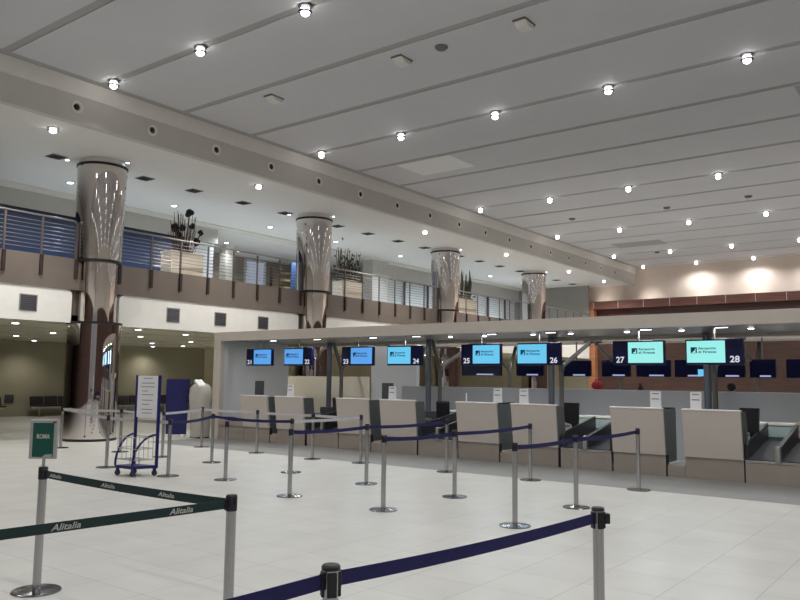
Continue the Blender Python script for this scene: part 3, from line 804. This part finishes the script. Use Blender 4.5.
belt('s4','s3','navy',.015,.055); belt('s3','n','navy',.015,.055)
for a, b in (('s5','s18'),('s18','s20'),('s19','s21'),('s21','s23'),('s22','s24'),('s24','s25')): belt(a,b,'navy',.02)
belt('s9','s6','navy',.03,.05,twist=True); belt('s12','s9','navy',.03)
for a, b in (('s11','s10'),('s10','s7'),('s7','s17'),('s6','s17'),('s12b','s11'),('s13','s12'),('s15','s14'),('s14','s12b'),('s15','s13')): belt(a,b,'pale',.012)
MB().box((.048*.797,.048*.604,HS-.05),(.03,.035,.055),Matrix.Rotation(.65,4,'Z'),bev=.004).build('belt_catch', 'black', POBJ['s4'])
# ROMA sign on the left post
x, y = POSTS['s1']
rs = thing('poster_sign', 'small framed green sign reading ROMA on top of the left queue post', 'sign', (x,y,HS+.01), math.radians(38)); rs.scale = (.93,1,1.04)
MB().cyl((0,0,0),(0,0,.065),.012,12).build('stem', 'brushed', rs, True)
MB().box((-.01,0,.195),(.225,.022,.285),bev=.006).build('frame', 'frame', rs)
po_ = MB().box((-.01,-.0125,.19),(.168,.004,.245)).build('poster', 'poster', rs)
text_obj('lettering', 'ROMA', .047, 'letter', po_, Matrix.Translation((-.01,-.0155,.2)) @ FACE_Y, .105, align='CENTER', bold=.0008)
MB().prism([(-.01,-.016,.068),(.068,-.016,.068),(.068,-.016,.09),(.012,-.016,.085)], (0,.0015,0)).build('flash', 'frame', po_)
MB().box((.078,-.0125,.318),(.03,.004,.012)).build('tab', 'redcloth', rs)

# ------------------------------------------------------------------ wheeled sign trolley
tr = thing('sign_trolley', 'blue wheeled trolley with a tall white notice panel and wire basket', 'trolley sign', (-11.06,7.6,0), 0)
vr, vf = Vector((.797,.604,0)), Vector((-.604,.797,0))
Lc, Fc, Rc, Bc = vr*-.38, vf*-.24-vr*.02, vr*.30, vf*.22-vr*.15
Z = Vector((0,0,1))
MB().prism([Lc+Z*.12,Fc+Z*.12,Rc+Z*.12,Bc+Z*.12], (0,0,.045)).build('base_plate', 'trolleyblue', tr)
for c in (Lc,Fc,Rc,Bc):
    c2 = c*.88
    w_ = MB().cyl(c2+Vector((-.015,.01,.045)),c2+Vector((.015,-.01,.045)),.045,16).build('wheel', 'rubber', tr, True)
    MB().box(c2+Z*.095,(.05,.04,.06),bev=.005).build('fork', 'trolleyblue', w_)
for c in (Bc*.98,Rc*.97): MB().box(c+Z*.87,(.045,.045,1.5),Matrix.Rotation(-.2,4,'Z'),bev=.006).build('pole', 'trolleyblue', tr)
d = (Rc-Bc)*.96; ang = math.atan2(d.y,d.x); mid = (Bc+Rc)/2*.98
sg = MB().box(mid+Z*1.27,(d.length*.97,.02,.68),Matrix.Rotation(ang,4,'Z'),bev=.004).build('notice_panel', 'paper', tr)
nrm = Vector((d.y,-d.x,0)).normalized()
mb = MB()
for z, w_, dx in ((1.57,.2,0),(1.49,.28,0),(1.43,.3,.0),(1.36,.12,-.06),(1.3,.25,0),(1.21,.22,0),(1.14,.16,-.04),(1.06,.24,0),(1.0,.2,0)):
    mb.box(mid+nrm*.0125+d.normalized()*dx+Z*z,(w_,.003,.012),Matrix.Rotation(ang,4,'Z'))
mb.build('printed_lines', 'greyprint', sg)
for a, b in ((Bc,Lc),(Rc,Fc)):
    pts = [a*.98+Z*.66]
    for k in range(1,9):
        t = k/8; pts.append((a*.98).lerp(b, math.sin(t*PI/2)) + Z*(.16+.5*math.cos(t*PI/2)))
    MB().tube(pts,.018,8).build('curved_arm', 'trolleyblue', tr, True)
ctr = (Lc+Fc+Rc+Bc)/4
mb = MB(); w1, w2, z1, z2 = .25, .16, .26, .62
for z in (z1,.44,z2):
    pts = [ctr+Vector((sx*w1,sy_*w2,z)) for sx, sy_ in ((-1,-1),(1,-1),(1,1),(-1,1),(-1,-1))]
    for p, q in zip(pts,pts[1:]): mb.cyl(p,q,.006,6)
for i in range(5):
    for sy_ in (-1,1): mb.cyl(ctr+Vector((-w1+i*w1/2,sy_*w2,z1)),ctr+Vector((-w1+i*w1/2,sy_*w2,z2)),.005,6)
    mb.cyl(ctr+Vector((-w1+i*w1/2,-w2,z1)),ctr+Vector((-w1+i*w1/2,w2,z1)),.005,6)
for sx in (-1,1): mb.cyl(ctr+Vector((sx*w1*.5,0,.16)),ctr+Vector((sx*w1*.5,0,z1)),.008,6)
mb.build('wire_basket', 'brushed', tr)

# blue board
bb = thing('display_board', 'plain dark blue free-standing display board left of the white covered machine', 'board', (-17.4,13.06,0), math.radians(37))
MB().prism([(-.27,.0,.06),(.27,.0,.06),(.3,.0,.8),(.33,.0,1.54),(-.3,.0,1.54),(-.3,0,.8)], (0,.05,0)).build('board_panel', 'board', bb)
for s in (-.2,.2): MB().box((s,.02,.035),(.12,.3,.07),bev=.015).build('foot', 'paper', bb)
# white covered machine
cm = thing('covered_machine', 'machine draped in a white cover beside the canopy end post', 'covered machine', (-16.73,13.33,0)); cm.scale = (.8,.85,1)
prof = [(0,0,.04),(0,0,.04)]
bm = MB()
secs = []
for z, w_, d_ in ((.03,.3,.25),(.5,.31,.26),(.9,.36,.29),(1.12,.37,.3),(1.3,.33,.27),(1.4,.22,.2),(1.44,.08,.08)):
    secs.append([bm.bm.verts.new((w_*math.copysign(abs(math.cos(a))**.6, math.cos(a)), d_*math.copysign(abs(math.sin(a))**.6, math.sin(a))+.0, z+.012*math.sin(5*a))) for a in [2*PI*k/36 for k in range(36)]])
for a, b in zip(secs, secs[1:]):
    for k in range(36): bm.bm.faces.new((a[k],a[(k+1)%36],b[(k+1)%36],b[k]))
bm.bm.faces.new(secs[-1]); bm.bm.faces.new(secs[0][::-1])
bm.build('cover', 'sheet', cm, True)
MB().box((.08,-.1,1.43),(.34,.28,.07),Matrix.Rotation(.5,4,'Y'),bev=.02).build('cover_flap', 'whiteblind', cm)
MB().tube([(-.12,-.25,1.44),(-.3,-.3,1.3),(-.38,-.28,1.1),(-.385,-.2,.9)],.022).build('cord', 'black', cm, True)
MB().box((0,0,.02),(.5,.4,.04),bev=.01).build('base', 'black', cm)

# ------------------------------------------------------------------ benches against the back wall
def bench(y0_, n, label):
    t = thing('waiting_bench', label, 'bench', (XW+.5,y0_,0), 0, 'dark benches along the back wall')
    MB().box((0,n*.29,.34),(.07,n*.58,.06)).build('beam', 'brushed', t)
    for k in range(n):
        y = .29+.58*k
        MB().box((.02,y,.42),(.46,.54,.06),bev=.02).build('seat', 'seat', t)
        MB().box((-.22,y,.6),(.07,.54,.36),Matrix.Rotation(-.18,4,'Y'),bev=.03).build('backrest', 'seat', t)
    for y in (.3, n*.58-.3):
        MB().box((0,y,.16),(.06,.06,.32)).box((0,y,.02),(.5,.06,.04)).build('leg', 'brushed', t)
bench(12.6,3,'dark upholstered waiting bench at the far left edge of view')
bench(15.4,3,'dark upholstered waiting bench left of the near chrome column, above the ROMA sign')
bench(19.2,2,'dark upholstered waiting bench right of the near chrome column')
bench(21.2,4,'dark upholstered waiting bench behind the wheeled sign and blue board')
wp = thing('wall_panel', 'small dark square panel on the olive back wall', 'wall panel', (XW,14.75,.68))
MB().span((0,-.17,-.16),(.03,.17,.16),.005).build('panel', 'vent', wp)

# ------------------------------------------------------------------ planters on the balcony
def planter(y, ly, label, kind):
    t = thing('planter', label, 'planter', (-19.0,y,4.5), 0, 'plant boxes on the balcony')
    MB().span((-.25,-ly/2,0),(.25,ly/2,.72),.01).build('box', 'planter', t)
    MB().span((-.27,-ly/2-.02,.72),(.27,ly/2+.02,.79),.01).build('rim', 'planter' if kind != 1 else 'leaf', t)
    rnd = random.Random(int(y*10)); st = MB(); fl = MB()
    if kind == 0:
        for k in range(46):
            yb = rnd.uniform(-.3,.35); xb = rnd.uniform(-.15,.15); h = rnd.uniform(.5,1.25)
            e = (xb*1.5,yb*1.5+rnd.uniform(-.1,.1),.78+h); st.tube([(xb,yb,.7),((xb+e[0])/2+rnd.uniform(-.04,.04),(yb+e[1])/2,.78+h*.5),e],.008+.006*(k%3==0),5)
        for yy, zz, r in ((.2,2.02,.13),(-.32,1.52,.13),(-.05,1.55,.1),(.3,1.66,.09),(.48,1.2,.12),(.62,1.5,.09),(-.15,1.35,.09),(.1,1.0,.1)):
            for q in range(12):
                v = Vector((rnd.gauss(0,1),rnd.gauss(0,1),rnd.gauss(0,1))).normalized()*r*.55; fl.sphere((v.x,yy+v.y,zz+v.z),r*.6,(1,1,1),6)
            st.tube([(0,yy*.5,.7),(0,yy*.8,.7+(zz-.7)*.6),(0,yy,zz)],.014,5)
        fl.build('flower_heads', 'head_f', t)
    elif kind == 1:
        for k in range(40):
            yb = rnd.uniform(-ly/2,ly/2); xb = rnd.uniform(-.2,.2); h = rnd.uniform(.4,1.25)
            st.tube([(xb,yb,.7),(xb+rnd.uniform(-.05,.05),yb+rnd.uniform(-.08,.08),.75+h*.5),(xb+rnd.uniform(-.1,.1),yb+rnd.uniform(-.15,.15),.75+h)],.011,5)
        for k in range(150):
            c = (rnd.uniform(-.25,.25),rnd.uniform(-ly/2,ly/2),.8+abs(rnd.gauss(0,.45)))
            fl.box(c,(.02,.09,.05),Matrix.Rotation(rnd.uniform(0,3),4,'X'))
        fl.build('leaves', 'leaf', t)['kind'] = 'stuff'
    else:
        for k in range(14):
            yb = rnd.uniform(-.2,.55); h = rnd.uniform(.7,1.55)
            fl.prism([(0,yb-.05,.7),(0,yb+.05,.7),(.05,yb+.07+.1*rnd.uniform(-1,1),.7+h*.6),(.02,yb+rnd.uniform(-.12,.12),.7+h)], (.02,0,0))
        for k in range(60):
            c = (rnd.uniform(-.2,.2),rnd.uniform(-1.0,.7),.72+abs(rnd.gauss(0,.13)))
            fl.sphere(c,.07,(1,1.6,.6),6)
        for k in range(12):
            yb = rnd.uniform(-.8,.6); st.tube([(0,yb,.7),(0,yb+rnd.uniform(-.1,.1),1.3+rnd.uniform(0,.5))],.01,5)
        fl.build('leaves', 'leaf', t)
    st.build('stems', 'twig', t)
planter(14.25,1.15,'beige plant box with dried stems and dark round flower heads on the balcony','x' and 0)
planter(21.8,1.2,'beige plant box with a dark twiggy shrub right of the second chrome column',1)
planter(29.9,1.5,'beige plant box with tall pointed leaves right of the third chrome column',2)

# ------------------------------------------------------------------ world and view
w = bpy.data.worlds.new('world'); S.world = w; w.use_nodes = True
w.node_tree.nodes['Background'].inputs['Color'].default_value = (.02,.022,.03,1)
w.node_tree.nodes['Background'].inputs['Strength'].default_value = .3
S.view_settings.view_transform = 'Standard'; S.view_settings.look = 'None'
S.view_settings.gamma = 1; S.view_settings.use_curve_mapping = False
S.view_settings.exposure = -0.24
S.cycles.max_bounces = 8; S.cycles.diffuse_bounces = 4; S.cycles.glossy_bounces = 4
S.cycles.sample_clamp_indirect = 6; S.cycles.use_denoising = True
